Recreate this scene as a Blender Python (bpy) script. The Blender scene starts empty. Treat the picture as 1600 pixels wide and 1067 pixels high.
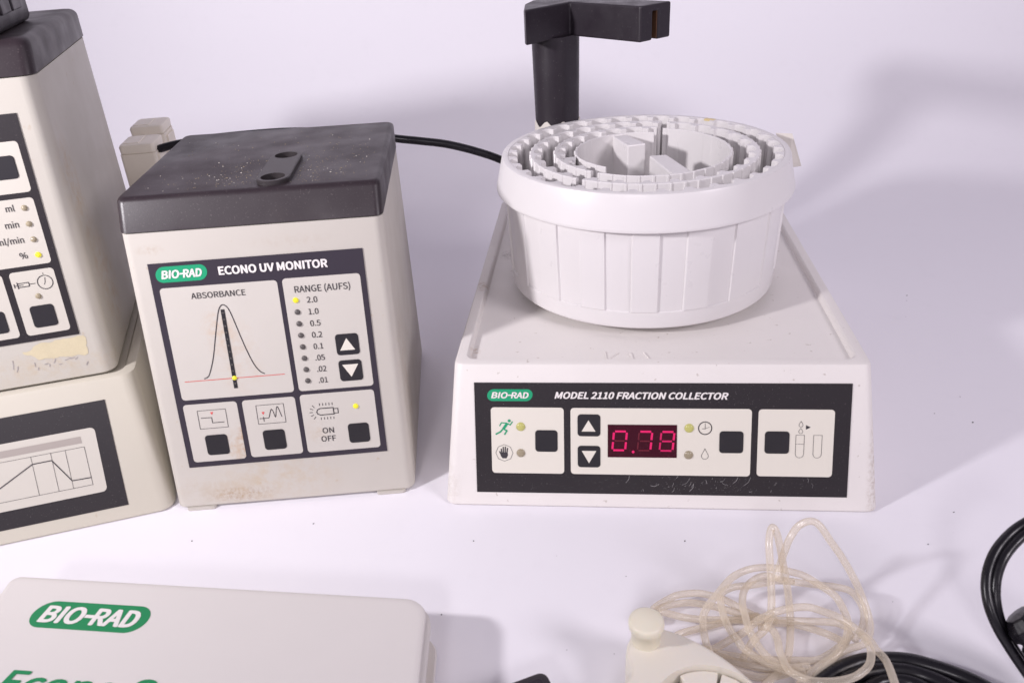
import bpy, bmesh, math, random
from mathutils import Vector, Matrix
R = random.Random(7)
sc = bpy.context.scene
COL = sc.collection

# ------------------------------------------------------------ camera
cam_d = bpy.data.cameras.new('camera'); cam = bpy.data.objects.new('camera', cam_d); COL.objects.link(cam)
TH, RO = .49778, -.05727
fwd = Vector((0, math.cos(TH), -math.sin(TH))); up = Vector((0, math.sin(TH), math.cos(TH))); rt = Vector((1, 0, 0))
r2 = math.cos(RO)*rt + math.sin(RO)*up; u2 = -math.sin(RO)*rt + math.cos(RO)*up
m = Matrix((r2, u2, -fwd)).transposed().to_4x4(); m.translation = (0, 0, .3462)
cam.matrix_world = m
cam_d.sensor_width = 36; cam_d.lens = 1282.5/1600*36
cam_d.clip_start = .01; cam_d.clip_end = 50
cam_d.dof.use_dof = True; cam_d.dof.focus_distance = .60; cam_d.dof.aperture_fstop = 16
sc.camera = cam

# ------------------------------------------------------------ light
w = bpy.data.worlds.new('World'); sc.world = w; w.use_nodes = True
bg = w.node_tree.nodes['Background']
bg.inputs[0].default_value = (.90, .80, 1.0, 1); bg.inputs[1].default_value = .19
def area(name, loc, target, size, power, color):
    l = bpy.data.lights.new(name, 'AREA'); l.shape = 'DISK'; l.size = size; l.energy = power; l.color = color
    o = bpy.data.objects.new(name, l); COL.objects.link(o); o.location = loc
    o.rotation_euler = (Vector(target)-Vector(loc)).to_track_quat('-Z', 'Y').to_euler()
    return o
kl = area('key_lamp', (-.64, .11, .485), (.20, 1.05, .30), .07, 3.05, (1, .955, 1)); kl.data.spread = math.radians(125)
area('front_lamp', (-.38, -1.5, 1.22), (.05, .85, .08), .34, 7.4, (1, .945, 1))
area('right_lamp', (1.0, -.36, .84), (-.05, .50, .10), .45, 7.0, (1, .93, 1))
sc.render.engine = 'CYCLES'; sc.cycles.transparent_max_bounces = 40; sc.cycles.max_bounces = 12
sc.view_settings.view_transform = 'Standard'; sc.view_settings.look = 'None'
sc.view_settings.exposure = .28; sc.view_settings.gamma = 1

# ------------------------------------------------------------ materials
def mat(name, color, rough=.5, bump=0, bscale=900, var=0, vscale=40, spec=.5, speck=None, stains=(), metal=0,
        trans=0, ior=1.45, emit=None, estr=0, sss=0):
    m_ = bpy.data.materials.new(name); m_.use_nodes = True
    nt = m_.node_tree; N = nt.nodes; L = nt.links; b = N['Principled BSDF']
    b.inputs['Base Color'].default_value = (*color, 1); b.inputs['Roughness'].default_value = rough
    b.inputs['Specular IOR Level'].default_value = spec; b.inputs['Metallic'].default_value = metal
    b.inputs['Transmission Weight'].default_value = trans; b.inputs['IOR'].default_value = ior
    if sss:
        b.inputs['Subsurface Weight'].default_value = sss; b.inputs['Subsurface Radius'].default_value = (.004, .003, .002)
    if emit:
        b.inputs['Emission Color'].default_value = (*emit, 1); b.inputs['Emission Strength'].default_value = estr
    tc = N.new('ShaderNodeTexCoord')
    def noise(s, det=2, rg=.5):
        n = N.new('ShaderNodeTexNoise'); n.inputs['Scale'].default_value = s; n.inputs['Detail'].default_value = det
        n.inputs['Roughness'].default_value = rg; L.new(tc.outputs['Object'], n.inputs['Vector']); return n
    def ramp(src, a, c):
        r_ = N.new('ShaderNodeMapRange'); r_.inputs[1].default_value = a; r_.inputs[2].default_value = c
        L.new(src, r_.inputs[0]); return r_.outputs[0]
    cur = None
    def mixc(fac, col):
        nonlocal cur
        x = N.new('ShaderNodeMix'); x.data_type = 'RGBA'
        if cur is None: x.inputs[6].default_value = (*color, 1)
        else: L.new(cur, x.inputs[6])
        x.inputs[7].default_value = (*col, 1); L.new(fac, x.inputs[0]); cur = x.outputs[2]
    def mul(a, k):
        x = N.new('ShaderNodeMath'); x.operation = 'MULTIPLY'; L.new(a, x.inputs[0])
        if hasattr(k, 'links'): L.new(k, x.inputs[1])
        else: x.inputs[1].default_value = k
        return x.outputs[0]
    if var:
        mixc(mul(ramp(noise(vscale, 5, .6).outputs[0], .35, .7), var), tuple(c*.72 for c in color))
        rr_ = ramp(noise(vscale*2.3, 4).outputs[0], .3, .7)
        r3 = N.new('ShaderNodeMapRange'); r3.inputs[3].default_value = rough*.8; r3.inputs[4].default_value = min(1, rough*1.2)
        L.new(rr_, r3.inputs[0]); L.new(r3.outputs[0], b.inputs['Roughness'])
    if speck:
        for (s, t0, t1, k, col) in speck:
            mixc(mul(ramp(noise(s, 2).outputs[0], t0, t1), k), col)
    for (x, y, z, rx, ry, rz, k, col, ns) in stains:
        mp = N.new('ShaderNodeMapping'); mp.vector_type = 'POINT'
        mp.inputs['Scale'].default_value = (1/rx, 1/ry, 1/rz); mp.inputs['Location'].default_value = (-x/rx, -y/ry, -z/rz)
        L.new(tc.outputs['Object'], mp.inputs[0])
        ln = N.new('ShaderNodeVectorMath'); ln.operation = 'LENGTH'; L.new(mp.outputs[0], ln.inputs[0])
        f = ramp(ln.outputs['Value'], 1.0, .2)
        f = mul(mul(f, ramp(noise(ns, 6, .7).outputs[0], .42, .66)), k)
        mixc(f, col)
    if cur is not None: L.new(cur, b.inputs['Base Color'])
    if bump:
        bp = N.new('ShaderNodeBump'); bp.inputs['Strength'].default_value = 1; bp.inputs['Distance'].default_value = bump
        L.new(noise(bscale, 3).outputs[0], bp.inputs['Height']); L.new(bp.outputs[0], b.inputs['Normal'])
    return m_
BROWN = (.33, .19, .08)
M = {}
M['paper'] = mat('backdrop_paper', (.88, .86, .905), .55, bump=.0006, bscale=14, speck=[(420, .74, .80, .10, (.35, .32, .36)), (60, .60, .8, .05, (.6, .58, .62))])
M['coll'] = mat('painted_metal', (.77, .735, .705), .55, bump=.00006, bscale=1600, var=.10, vscale=22,
    speck=[(1500, .70, .76, .35, (.45, .42, .40)), (240, .71, .76, .45, (.34, .28, .22))],
    stains=[(-.1222, .145, .086, .006, .010, .01, .8, BROWN, 300), (-.116, .052, .088, .004, .010, .01, .8, BROWN, 260), (-.11, .215, .086, .008, .012, .01, .7, (.2, .17, .15), 300), (-.133, .003, .012, .010, .02, .02, .35, (.42, .36, .28), 300), (.132, .012, .02, .006, .03, .06, .7, (.36, .27, .2), 420)])
M['cream_m'] = mat('monitor_plastic', (.54, .508, .457), .5, bump=.00003, bscale=1500, var=.10, vscale=16,
    speck=[(170, .70, .78, .4, (.45, .33, .2))],
    stains=[(-.045, .004, .014, .045, .02, .013, .30, (.42, .30, .16), 150), (-.035, .003, .009, .030, .02, .007, .7, BROWN, 420), (-.01, .006, .018, .05, .02, .02, .45, (.5, .36, .2), 160), (-.062, .03, .172, .010, .02, .004, .3, BROWN, 300), (.02, .03, .172, .03, .02, .005, .12, BROWN, 260), (.0775, .04, .06, .01, .03, .08, .3, BROWN, 160)])
M['cream_p'] = mat('pump_plastic', (.52, .492, .435), .5, bump=.00003, bscale=1500, var=.12, vscale=14,
    speck=[(150, .71, .78, .35, (.42, .32, .2))],
    stains=[(.0775, .05, .05, .01, .03, .05, .5, (.46, .30, .12), 120), (.0775, .04, .11, .01, .02, .05, .5, (.46, .30, .12), 160), (.04, .004, .012, .06, .02, .012, .4, (.5, .38, .22), 160)])
M['cream_b'] = mat('controller_plastic', (.55, .515, .435), .5, bump=.00003, bscale=1400, var=.10, vscale=14, speck=[(160, .72, .78, .3, (.42, .32, .2))])
M['lid'] = mat('grey_plastic', (.026, .0175, .022), 0.43, bump=.00004, bscale=1100, var=.08, vscale=18,
    speck=[(900, .64, .72, .35, (.12, .10, .10)), (26, .55, .8, .12, (.12, .10, .09))])
M['pad'] = mat('pad_plastic', (.036, .030, .032), .42, bump=.00004, bscale=1100)
M['dark'] = mat('dark_plastic', (.023, .0175, .024), .42, bump=.00006, bscale=1200, var=.2, vscale=30, speck=[(700, .68, .74, .4, (.13, .12, .12))])
M['panel'] = mat('panel_film', (.022, .018, .021), .42, bump=.00002, bscale=1500, speck=[(1300, .68, .74, .5, (.16, .14, .14))])
M['panel_m'] = mat('monitor_panel_film', (.036, .029, .042), .42, bump=.00002, bscale=1500)
M['field'] = mat('cream_film', (.74, .705, .62), .45)
M['field_p'] = mat('pump_cream_film', (.56, .53, .47), .45)
M['field_m'] = mat('monitor_cream_film', (.58, .55, .50), .45, var=.06, vscale=25,
    stains=[(-.030, .122, 0, .012, .018, .01, .45, (.55, .33, .15), 160), (-.022, .104, 0, .018, .03, .01, .30, (.55, .36, .2), 140),
            (-.028, .045, 0, .005, .022, .01, .8, (.45, .25, .1), 160), (-.034, .043, 0, .006, .014, .01, .55, (.5, .3, .13), 200), (.02, .05, 0, .01, .01, .01, .3, (.5, .35, .2), 160)])
M['button'] = mat('button_black', (.022, .020, .024), .4, bump=.00003, bscale=900)
M['ink'] = mat('black_ink', (.045, .04, .045), .5)
M['white'] = mat('white_ink', (.80, .765, .74), .5)
M['green'] = mat('green_ink', (.012, .33, .155), .45)
M['green_b'] = mat('cover_green_ink', (.010, .235, .085), .45)
M['red'] = mat('red_ink', (.70, .10, .10), .5)
M['redline'] = mat('red_line_ink', (.62, .10, .09), .5)
M['grey'] = mat('grey_ink', (.36, .32, .29), .5)
M['led_on'] = mat('lit_led', (.70, .64, .04), .12, emit=(.85, .76, .02), estr=.26)
M['led_dim'] = mat('lit_green_led', (.45, .42, .16), .2, emit=(.55, .6, .05), estr=.12)
M['led_off'] = mat('unlit_led', (.34, .29, .20), .15)
M['led_dark'] = mat('dark_led', (.10, .09, .085), .3)
M['glass'] = mat('display_window', (.045, .0015, .010), .25, speck=[(800, .64, .7, .35, (.14, .02, .04))])
M['seg_on'] = mat('lit_segment', (.3, .01, .08), .4, emit=(.80, .004, .10), estr=.56)
M['seg_mid'] = mat('faint_segment', (.3, .01, .08), .4, emit=(.50, .003, .06), estr=.60)
M['seg_off'] = mat('unlit_segment', (.11, .008, .02), .4, emit=(.2, .002, .02), estr=.10)
M['car'] = mat('white_plastic', (.74, .715, .71), .34, bump=.00002, bscale=700, var=.03, vscale=30)
M['car_y'] = mat('yellow_stain_plastic', (.72, .58, .28), .4)
M['torn'] = mat('torn_label', (.66, .62, .57), .6, bump=.0001, bscale=500)
M['black'] = mat('black_rubber', (.008, .007, .010), .30, bump=.00004, bscale=600, var=.2, vscale=60)
M['rust'] = mat('rusty_metal', (.10, .045, .022), .6, bump=.0001, bscale=700, var=.5, vscale=200)
M['cover'] = mat('vinyl_cover', (.70, .665, .64), .36, bump=.00003, bscale=500, var=.06, vscale=18,
    stains=[(.13, -.012, .0, .006, .008, .02, .5, (.36, .3, .28), 300), (.11, -.07, 0, .02, .03, .02, .2, (.5, .4, .34), 160)])
M['pages'] = mat('binder_edge', (.66, .60, .50), .6, bump=.0001, bscale=400)
M['ivory'] = mat('ivory_plastic', (.80, .755, .665), .32, sss=.25, var=.03, vscale=30)
M['knob'] = mat('cream_knob', (.82, .775, .63), .35, sss=.3)
M['tape'] = mat('yellow_tape_residue', (.60, .53, .36), .6, bump=.0001, bscale=500, var=.3, vscale=120)
M['pencil'] = mat('pen_mark', (.34, .31, .31), .6)
M['dust'] = mat('dust', (.34, .28, .18), .8)
M['dust2'] = mat('pale_dust', (.72, .68, .60), .7)
M['crumb'] = mat('dark_crumb', (.05, .04, .05), .7)
M['scr'] = mat('scratch', (.50, .48, .48), .6)
M['shade'] = mat('inner_dark', (.02, .018, .02), .7)
# clear flexible tube: partly see-through silicone
def tube_mat():
    m_ = bpy.data.materials.new('silicone_tube'); m_.use_nodes = True
    nt = m_.node_tree; N = nt.nodes; L = nt.links; b = N['Principled BSDF']
    b.inputs['Base Color'].default_value = (.84, .765, .645, 1); b.inputs['Roughness'].default_value = .13; b.inputs['Specular IOR Level'].default_value = .75
    b.inputs['Subsurface Weight'].default_value = 0
    tr = N.new('ShaderNodeBsdfTransparent'); tr.inputs[0].default_value = (.985, .965, .93, 1)
    lw = N.new('ShaderNodeLayerWeight'); lw.inputs[0].default_value = .35
    mr = N.new('ShaderNodeMapRange'); mr.inputs[1].default_value = 0; mr.inputs[2].default_value = .8
    mr.inputs[3].default_value = .25; mr.inputs[4].default_value = .72
    L.new(lw.outputs['Facing'], mr.inputs[0])
    mx = N.new('ShaderNodeMixShader'); L.new(mr.outputs[0], mx.inputs[0]); L.new(tr.outputs[0], mx.inputs[1]); L.new(b.outputs[0], mx.inputs[2])
    L.new(mx.outputs[0], N['Material Output'].inputs['Surface'])
    return m_
M['tube'] = tube_mat()

# ------------------------------------------------------------ builders
class MB:
    def __init__(s): s.v = []; s.f = []; s.s = []
    def add(s, vs, fs, smooth=False):
        o = len(s.v); s.v += [tuple(p) for p in vs]; s.f += [tuple(i+o for i in f) for f in fs]; s.s += [smooth]*len(fs)
        return s
    def loft(s, loops, cap0=True, cap1=True, smooth=False, closed=True):
        n = len(loops[0]); vs = [p for l in loops for p in l]; fs = []
        for k in range(len(loops)-1):
            for i in range(n if closed else n-1):
                j = (i+1) % n
                fs.append((k*n+i, k*n+j, (k+1)*n+j, (k+1)*n+i))
        if cap0: fs.append(tuple(reversed(range(n))))
        if cap1: fs.append(tuple(range((len(loops)-1)*n, len(loops)*n)))
        return s.add(vs, fs, smooth)
    def prism(s, pts, z0, z1, ch=0):
        if ch:
            cx = sum(p[0] for p in pts)/len(pts); cy = sum(p[1] for p in pts)/len(pts)
            q = inset(pts, ch)
            return s.loft([[(x, y, z0) for x, y in pts], [(x, y, z1-ch) for x, y in pts], [(x, y, z1) for x, y in q]])
        return s.loft([[(x, y, z0) for x, y in pts], [(x, y, z1) for x, y in pts]])
    def flat(s, pts, z):
        return s.add([(x, y, z) for x, y in pts], [tuple(range(len(pts)))])
    def lathe(s, prof, n=64, smooth=True, cap0=False, cap1=False, c=(0, 0)):
        return s.loft([[(c[0]+r*math.cos(2*math.pi*i/n), c[1]+r*math.sin(2*math.pi*i/n), z) for i in range(n)] for r, z in prof], cap0, cap1, smooth)
    def box(s, x0, x1, y0, y1, z0, z1): return s.prism([(x0, y0), (x1, y0), (x1, y1), (x0, y1)], z0, z1)
    def tube(s, pts, r, n=10, sub=8, flat_=1.0, smooth=True):
        P = catmull(pts, sub); V = [Vector(p) for p in P]; loops = []; nrm = None
        for i, p in enumerate(V):
            t = (V[min(i+1, len(V)-1)]-V[max(i-1, 0)]).normalized()
            if nrm is None:
                nrm = t.cross(Vector((0, 0, 1)))
                if nrm.length < .1: nrm = Vector((1, 0, 0))
            nrm = (nrm-t*nrm.dot(t)).normalized(); bn = t.cross(nrm)
            rr_ = r(i/(len(V)-1)) if callable(r) else r
            loops.append([tuple(p+nrm*(rr_*math.cos(2*math.pi*k/n))+bn*(rr_*flat_*math.sin(2*math.pi*k/n))) for k in range(n)])
        return s.loft(loops, True, True, smooth)
    def build(s, name, material, parent=None, loc=None, bevel=0, bseg=2, auto=None, smooth_all=False):
        me = bpy.data.meshes.new(name); me.from_pydata(s.v, [], s.f); me.update()
        bm = bmesh.new(); bm.from_mesh(me); bmesh.ops.recalc_face_normals(bm, faces=bm.faces); bm.to_mesh(me); bm.free()
        me.polygons.foreach_set('use_smooth', [True]*len(s.f) if (auto or smooth_all) else s.s)
        if auto: me.set_sharp_from_angle(angle=math.radians(auto))
        me.materials.append(material)
        o = bpy.data.objects.new(name, me); COL.objects.link(o)
        if parent: o.parent = parent
        if loc: o.location = loc
        if bevel:
            b = o.modifiers.new('bevel', 'BEVEL'); b.width = bevel; b.segments = bseg; b.limit_method = 'ANGLE'; b.angle_limit = math.radians(40)
        return o
def inset(pts, d):
    n = len(pts); A = sum(pts[i][0]*pts[(i+1) % n][1]-pts[(i+1) % n][0]*pts[i][1] for i in range(n)); sg = 1 if A > 0 else -1
    out = []
    for i in range(n):
        p, c, q = (Vector(pts[i-1]), Vector(pts[i]), Vector(pts[(i+1) % n]))
        a = (c-p); b = (q-c)
        a = a.normalized() if a.length > 1e-9 else b.normalized(); b = b.normalized() if b.length > 1e-9 else a
        na = Vector((-a.y, a.x))*sg; nb = Vector((-b.y, b.x))*sg
        h = na+nb; h = h/max(h.length_squared*.5, .5)
        out.append((c.x+h.x*d, c.y+h.y*d))
    return out
def catmull(pts, sub):
    P = [Vector(p) for p in pts]; P = [P[0]*2-P[1]]+P+[P[-1]*2-P[-2]]; out = []
    for i in range(1, len(P)-2):
        for k in range(sub):
            t = k/sub; a, b, c, d = P[i-1:i+3]
            out.append(.5*((2*b)+(c-a)*t+(2*a-5*b+4*c-d)*t*t+(3*b-a-3*c+d)*t**3))
    out.append(P[-2]); return out
def rrect(x0, x1, y0, y1, r, n=6):
    rs = r if isinstance(r, (list, tuple)) else [r]*4
    out = []
    for (cx, cy, a0), q in zip(((x1, y0, -90), (x1, y1, 0), (x0, y1, 90), (x0, y0, 180)), rs):
        sx = -1 if cx == x1 else 1; sy = 1 if cy == y0 else -1
        for k in range(n+1):
            a = math.radians(a0+90*k/n); out.append((cx+sx*q+q*math.cos(a), cy+sy*q+q*math.sin(a)))
    return out
def circ(x, y, r, n=24, ry=None): return [(x+r*math.cos(2*math.pi*k/n), y+(ry or r)*math.sin(2*math.pi*k/n)) for k in range(n)]
def pill(x0, x1, y0, y1, slant=0):
    r = (y1-y0)/2; p = rrect(x0, x1, y0, y1, r*.999, 10); ym = (y0+y1)/2
    return [(x+(y-ym)*slant, y) for x, y in p]
def stroke(mb, pts, wd, z, closed=False):
    P = [Vector(p) for p in pts]; n = len(P)
    if closed: P = P+[P[0]]
    L_, R_ = [], []
    for i in range(len(P)):
        a = P[i]-P[i-1] if i > 0 else (P[i]-P[-2] if closed else P[1]-P[0])
        b = P[i+1]-P[i] if i < len(P)-1 else (P[1]-P[0] if closed else a)
        a = a.normalized(); b = b.normalized(); na = Vector((-a.y, a.x)); nb = Vector((-b.y, b.x)); h = na+nb
        h = h/max(h.length_squared*.5, .4)
        L_.append(P[i]+h*wd/2); R_.append(P[i]-h*wd/2)
    k = len(P); mb.add([(p.x, p.y, z) for p in L_]+[(p.x, p.y, z) for p in R_], [(i, k+i, k+i+1, i+1) for i in range(k-1)]); return mb
def empty(name, loc, yaw, label, cat, group=None):
    o = bpy.data.objects.new(name, None); COL.objects.link(o); o.location = loc; o.rotation_euler = (0, 0, yaw); o.empty_display_size = .02
    return tag(o, label, cat, group)
def tag(o, label=None, cat=None, group=None, kind=None):
    for k, v in (('label', label), ('category', cat), ('group', group), ('kind', kind)):
        if v: o[k] = v
    return o
_tc = {}
import os
FONT = None
try:  # Blender's own bundled sans font, if present
    FONT = bpy.data.fonts.load(os.path.join(bpy.utils.system_resource('DATAFILES'), 'fonts', 'Noto Sans CJK Regular.woff2'))
except Exception: FONT = None
def text_mesh(body, shear, off):
    k = (body, shear, off)
    if k not in _tc:
        c = bpy.data.curves.new('t', 'FONT'); c.body = body; c.size = 1; c.shear = shear; c.offset = off; c.resolution_u = 4
        if FONT: c.font = FONT
        o = bpy.data.objects.new('t', c); COL.objects.link(o)
        me = bpy.data.meshes.new_from_object(o.evaluated_get(bpy.context.evaluated_depsgraph_get()))
        _tc[k] = ([tuple(v.co) for v in me.vertices], [tuple(p.vertices) for p in me.polygons])
        bpy.data.objects.remove(o); bpy.data.curves.remove(c); bpy.data.meshes.remove(me)
    return _tc[k]
def text(mb, body, u0, u1, v0, cap, z, shear=0, off=0, xf=None):
    """letters from u0 to u1 on baseline v0 with capital height cap"""
    vs, fs = text_mesh(body, shear, 0); hv, _ = text_mesh('H', 0, 0)
    h = max(p[1] for p in hv)-min(p[1] for p in hv); x0 = min(p[0] for p in vs); x1 = max(p[0] for p in vs)
    b0 = min(p[1] for p in hv); sx = (u1-u0)/(x1-x0)
    o = off*cap
    for k, (dx, dy) in enumerate([(0, 0)] if not off else [(-o, 0), (o, 0), (0, o*.7), (0, -o*.7), (-o*.7, o*.5), (o*.7, -o*.5), (o*.7, o*.5), (-o*.7, -o*.5)]):
        out = [(u0+(p[0]-x0)*sx+dx, v0+(p[1]-b0)*cap/h+dy, z+k*1.5e-5) for p in vs]
        if xf: out = [xf(p) for p in out]
        mb.add(out, fs)
    return mb
MM = .001
def mmp(l): return [(a*MM, b*MM) for a, b in l]

# ------------------------------------------------------------ setting: paper sweep
prof = [(-1.2, 0), (-.6, 0)]+[(-.6+i*.1, 0) for i in range(1, 16)]
for k in range(1, 13):
    a = math.radians(90*k/12); prof.append((.9+.3*math.sin(a), .3*(1-math.cos(a))))
prof += [(1.2, .5), (1.2, .8), (1.2, 1.4)]
mb = MB(); xs = [-2+.1*i for i in range(41)]
vs = [(x, y, z) for y, z in prof for x in xs]; nx = len(xs)
mb.add(vs, [(j*nx+i, j*nx+i+1, (j+1)*nx+i+1, (j+1)*nx+i) for j in range(len(prof)-1) for i in range(nx-1)], True)
bd = mb.build('backdrop', M['paper']); tag(bd, 'seamless lavender white paper sweep under and behind the instruments', kind='structure')

TUBES = [[(0.1063, 0.2826, 0.004), (0.1118, 0.2893, 0.006), (0.1158, 0.2925, 0.008), (0.121, 0.2948, 0.012), (0.1244, 0.2998, 0.02), (0.126, 0.3114, 0.035), (0.1271, 0.3207, 0.045), (0.1297, 0.3261, 0.05), (0.1322, 0.3244, 0.047), (0.1341, 0.3185, 0.036), (0.1361, 0.3127, 0.023), (0.1373, 0.309, 0.013), (0.1362, 0.3012, 0.006), (0.1311, 0.2868, 0.004), (0.1253, 0.2774, 0.003), (0.1173, 0.2712, 0.003), (0.107, 0.2627, 0.003)], [(0.1306, 0.3133, 0.026), (0.1341, 0.3187, 0.034), (0.1365, 0.3211, 0.04), (0.1385, 0.3227, 0.045), (0.1429, 0.3249, 0.051), (0.1482, 0.3238, 0.055), (0.1529, 0.3224, 0.053), (0.1579, 0.318, 0.046), (0.1635, 0.314, 0.038), (0.1691, 0.3083, 0.028), (0.1723, 0.3026, 0.02), (0.1734, 0.2954, 0.014), (0.1718, 0.2891, 0.011), (0.1671, 0.2839, 0.009), (0.1603, 0.2825, 0.008), (0.1524, 0.2799, 0.007), (0.1396, 0.2732, 0.006), (0.1317, 0.2678, 0.005), (0.1253, 0.2625, 0.004)], [(0.0891, 0.2801, 0.012), (0.0871, 0.2841, 0.018), (0.0876, 0.2926, 0.022), (0.0907, 0.2985, 0.024), (0.0996, 0.3082, 0.025), (0.1091, 0.3179, 0.025), (0.1192, 0.3227, 0.025), (0.1283, 0.3234, 0.025), (0.135, 0.3219, 0.025), (0.1391, 0.3197, 0.025), (0.1464, 0.3169, 0.024), (0.1532, 0.3115, 0.022), (0.1602, 0.3073, 0.018), (0.1624, 0.2991, 0.015), (0.1626, 0.2942, 0.012), (0.1603, 0.2887, 0.011), (0.1557, 0.2827, 0.009), (0.1488, 0.2771, 0.007), (0.1401, 0.2701, 0.006), (0.1314, 0.2603, 0.004)], [(0.1646, 0.2887, 0.006), (0.1713, 0.2956, 0.008), (0.1741, 0.302, 0.011), (0.1732, 0.3075, 0.014), (0.1698, 0.3125, 0.016), (0.1625, 0.3148, 0.017), (0.1537, 0.3169, 0.017), (0.1418, 0.3201, 0.017), (0.1346, 0.3216, 0.018), (0.1289, 0.3234, 0.019), (0.1221, 0.3211, 0.019), (0.1155, 0.3157, 0.018), (0.1122, 0.3083, 0.017), (0.1113, 0.2998, 0.016), (0.1112, 0.2911, 0.015), (0.1127, 0.2867, 0.013), (0.1153, 0.2823, 0.01), (0.1197, 0.2775, 0.008), (0.1272, 0.274, 0.007), (0.1367, 0.2741, 0.007)], [(0.1459, 0.3269, 0.01), (0.1354, 0.3272, 0.011), (0.1301, 0.3251, 0.012), (0.1208, 0.324, 0.012), (0.1112, 0.3223, 0.013), (0.1044, 0.3187, 0.013), (0.1026, 0.3139, 0.012), (0.1017, 0.3051, 0.012), (0.1029, 0.2953, 0.011), (0.1052, 0.2899, 0.01), (0.1068, 0.2862, 0.009), (0.1109, 0.2829, 0.007), (0.1175, 0.2778, 0.006), (0.125, 0.2734, 0.006), (0.1337, 0.2713, 0.006)], [(0.0884, 0.2887, 0.003), (0.0974, 0.292, 0.004), (0.1021, 0.2932, 0.006), (0.1104, 0.2948, 0.01), (0.1158, 0.2967, 0.014), (0.1218, 0.2972, 0.018), (0.1272, 0.296, 0.022), (0.1337, 0.2957, 0.024), (0.1411, 0.2956, 0.024), (0.1476, 0.2935, 0.023), (0.1556, 0.2902, 0.021), (0.1628, 0.2846, 0.018), (0.1672, 0.2797, 0.016), (0.169, 0.2758, 0.014), (0.1714, 0.2693, 0.013), (0.1695, 0.2561, 0.014), (0.1679, 0.2499, 0.014)], [(0.0631, 0.3087, 0.008), (0.0676, 0.3154, 0.008), (0.0748, 0.3203, 0.008), (0.0821, 0.3239, 0.008), (0.092, 0.3245, 0.008), (0.0985, 0.3227, 0.008), (0.105, 0.3194, 0.008), (0.1122, 0.313, 0.008), (0.1191, 0.3063, 0.008), (0.1296, 0.302, 0.008)], [(0.0651, 0.314, 0.004), (0.0731, 0.3197, 0.004), (0.0874, 0.3218, 0.004), (0.1004, 0.3181, 0.004), (0.1127, 0.3113, 0.005), (0.1251, 0.3036, 0.008), (0.1436, 0.2982, 0.011), (0.152, 0.2963, 0.012), (0.1585, 0.2945, 0.012), (0.1644, 0.29, 0.011)], [(0.0695, 0.3111, 0.01), (0.0729, 0.311, 0.009), (0.0821, 0.3091, 0.007), (0.0916, 0.3098, 0.004), (0.1009, 0.3087, 0.004), (0.1112, 0.3079, 0.004), (0.1278, 0.304, 0.005), (0.137, 0.3016, 0.006), (0.1443, 0.2985, 0.006), (0.1524, 0.295, 0.005), (0.1584, 0.2914, 0.004), (0.1626, 0.2899, 0.003)], [(0.0763, 0.301, 0.0022), (0.0811, 0.3031, 0.0022), (0.0907, 0.3054, 0.0022), (0.1033, 0.3084, 0.0022), (0.1143, 0.3102, 0.0022), (0.1229, 0.3114, 0.0022)], [(0.0872, 0.2907, 0.0045), (0.0954, 0.2869, 0.0045), (0.1035, 0.2843, 0.0045), (0.1119, 0.2822, 0.0045), (0.1233, 0.2806, 0.0045), (0.1311, 0.28, 0.0045), (0.142, 0.2793, 0.0045), (0.1502, 0.2826, 0.0045), (0.158, 0.2877, 0.0045), (0.1653, 0.2941, 0.0045)], [(0.0943, 0.2858, 0.0022), (0.1, 0.2791, 0.0022), (0.1058, 0.2756, 0.0022), (0.1135, 0.2728, 0.0022), (0.1249, 0.2739, 0.0022), (0.134, 0.2783, 0.0022)], [(0.0933, 0.2882, 0.0022), (0.1032, 0.2828, 0.0022), (0.1113, 0.2795, 0.0022), (0.1254, 0.2754, 0.0022), (0.1359, 0.2747, 0.0022)], [(0.1185, 0.2985, 0.009), (0.1227, 0.2965, 0.01), (0.1248, 0.2938, 0.01), (0.1254, 0.2889, 0.009), (0.1244, 0.2826, 0.009), (0.1244, 0.2756, 0.009), (0.1253, 0.2706, 0.009), (0.1273, 0.2682, 0.009), (0.1306, 0.2646, 0.01), (0.1351, 0.262, 0.011), (0.143, 0.2606, 0.012), (0.1512, 0.2611, 0.013), (0.1574, 0.2635, 0.014), (0.1621, 0.2671, 0.015), (0.165, 0.2729, 0.016), (0.1653, 0.2778, 0.017), (0.1644, 0.2839, 0.016)]]
COIL = [[(0.1314, 0.2603, 0.004), (0.141, 0.2676, 0.0045), (0.1508, 0.2729, 0.0045), (0.1632, 0.2766, 0.005), (0.1744, 0.277, 0.005), (0.1864, 0.2754, 0.005), (0.1971, 0.2712, 0.0045), (0.207, 0.2657, 0.004), (0.2145, 0.2593, 0.004), (0.2224, 0.2489, 0.004)], [(0.1436, 0.2619, 0.004), (0.1552, 0.2681, 0.0045), (0.169, 0.2713, 0.0045), (0.1811, 0.2704, 0.0045), (0.1893, 0.2676, 0.004), (0.1963, 0.2627, 0.004), (0.2033, 0.2554, 0.004), (0.2091, 0.2464, 0.004)], [(0.1562, 0.2589, 0.004), (0.1669, 0.2647, 0.004), (0.176, 0.2656, 0.004), (0.1828, 0.2637, 0.004), (0.1883, 0.2589, 0.004), (0.1928, 0.2526, 0.004)]]
CORD = [(0.2642, 0.2978, 0.072), (0.2538, 0.3001, 0.07), (0.2455, 0.2999, 0.066), (0.237, 0.297, 0.062), (0.2276, 0.2906, 0.058), (0.2222, 0.2849, 0.052), (0.2195, 0.2791, 0.046), (0.2192, 0.2737, 0.04), (0.2213, 0.2691, 0.033), (0.225, 0.2652, 0.026), (0.2302, 0.2613, 0.018), (0.2355, 0.2566, 0.011), (0.2402, 0.2497, 0.006), (0.2459, 0.239, 0.004)]
CORD2 = [(0.2834, 0.2995, 0.03), (0.258, 0.2844, 0.03)]
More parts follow.
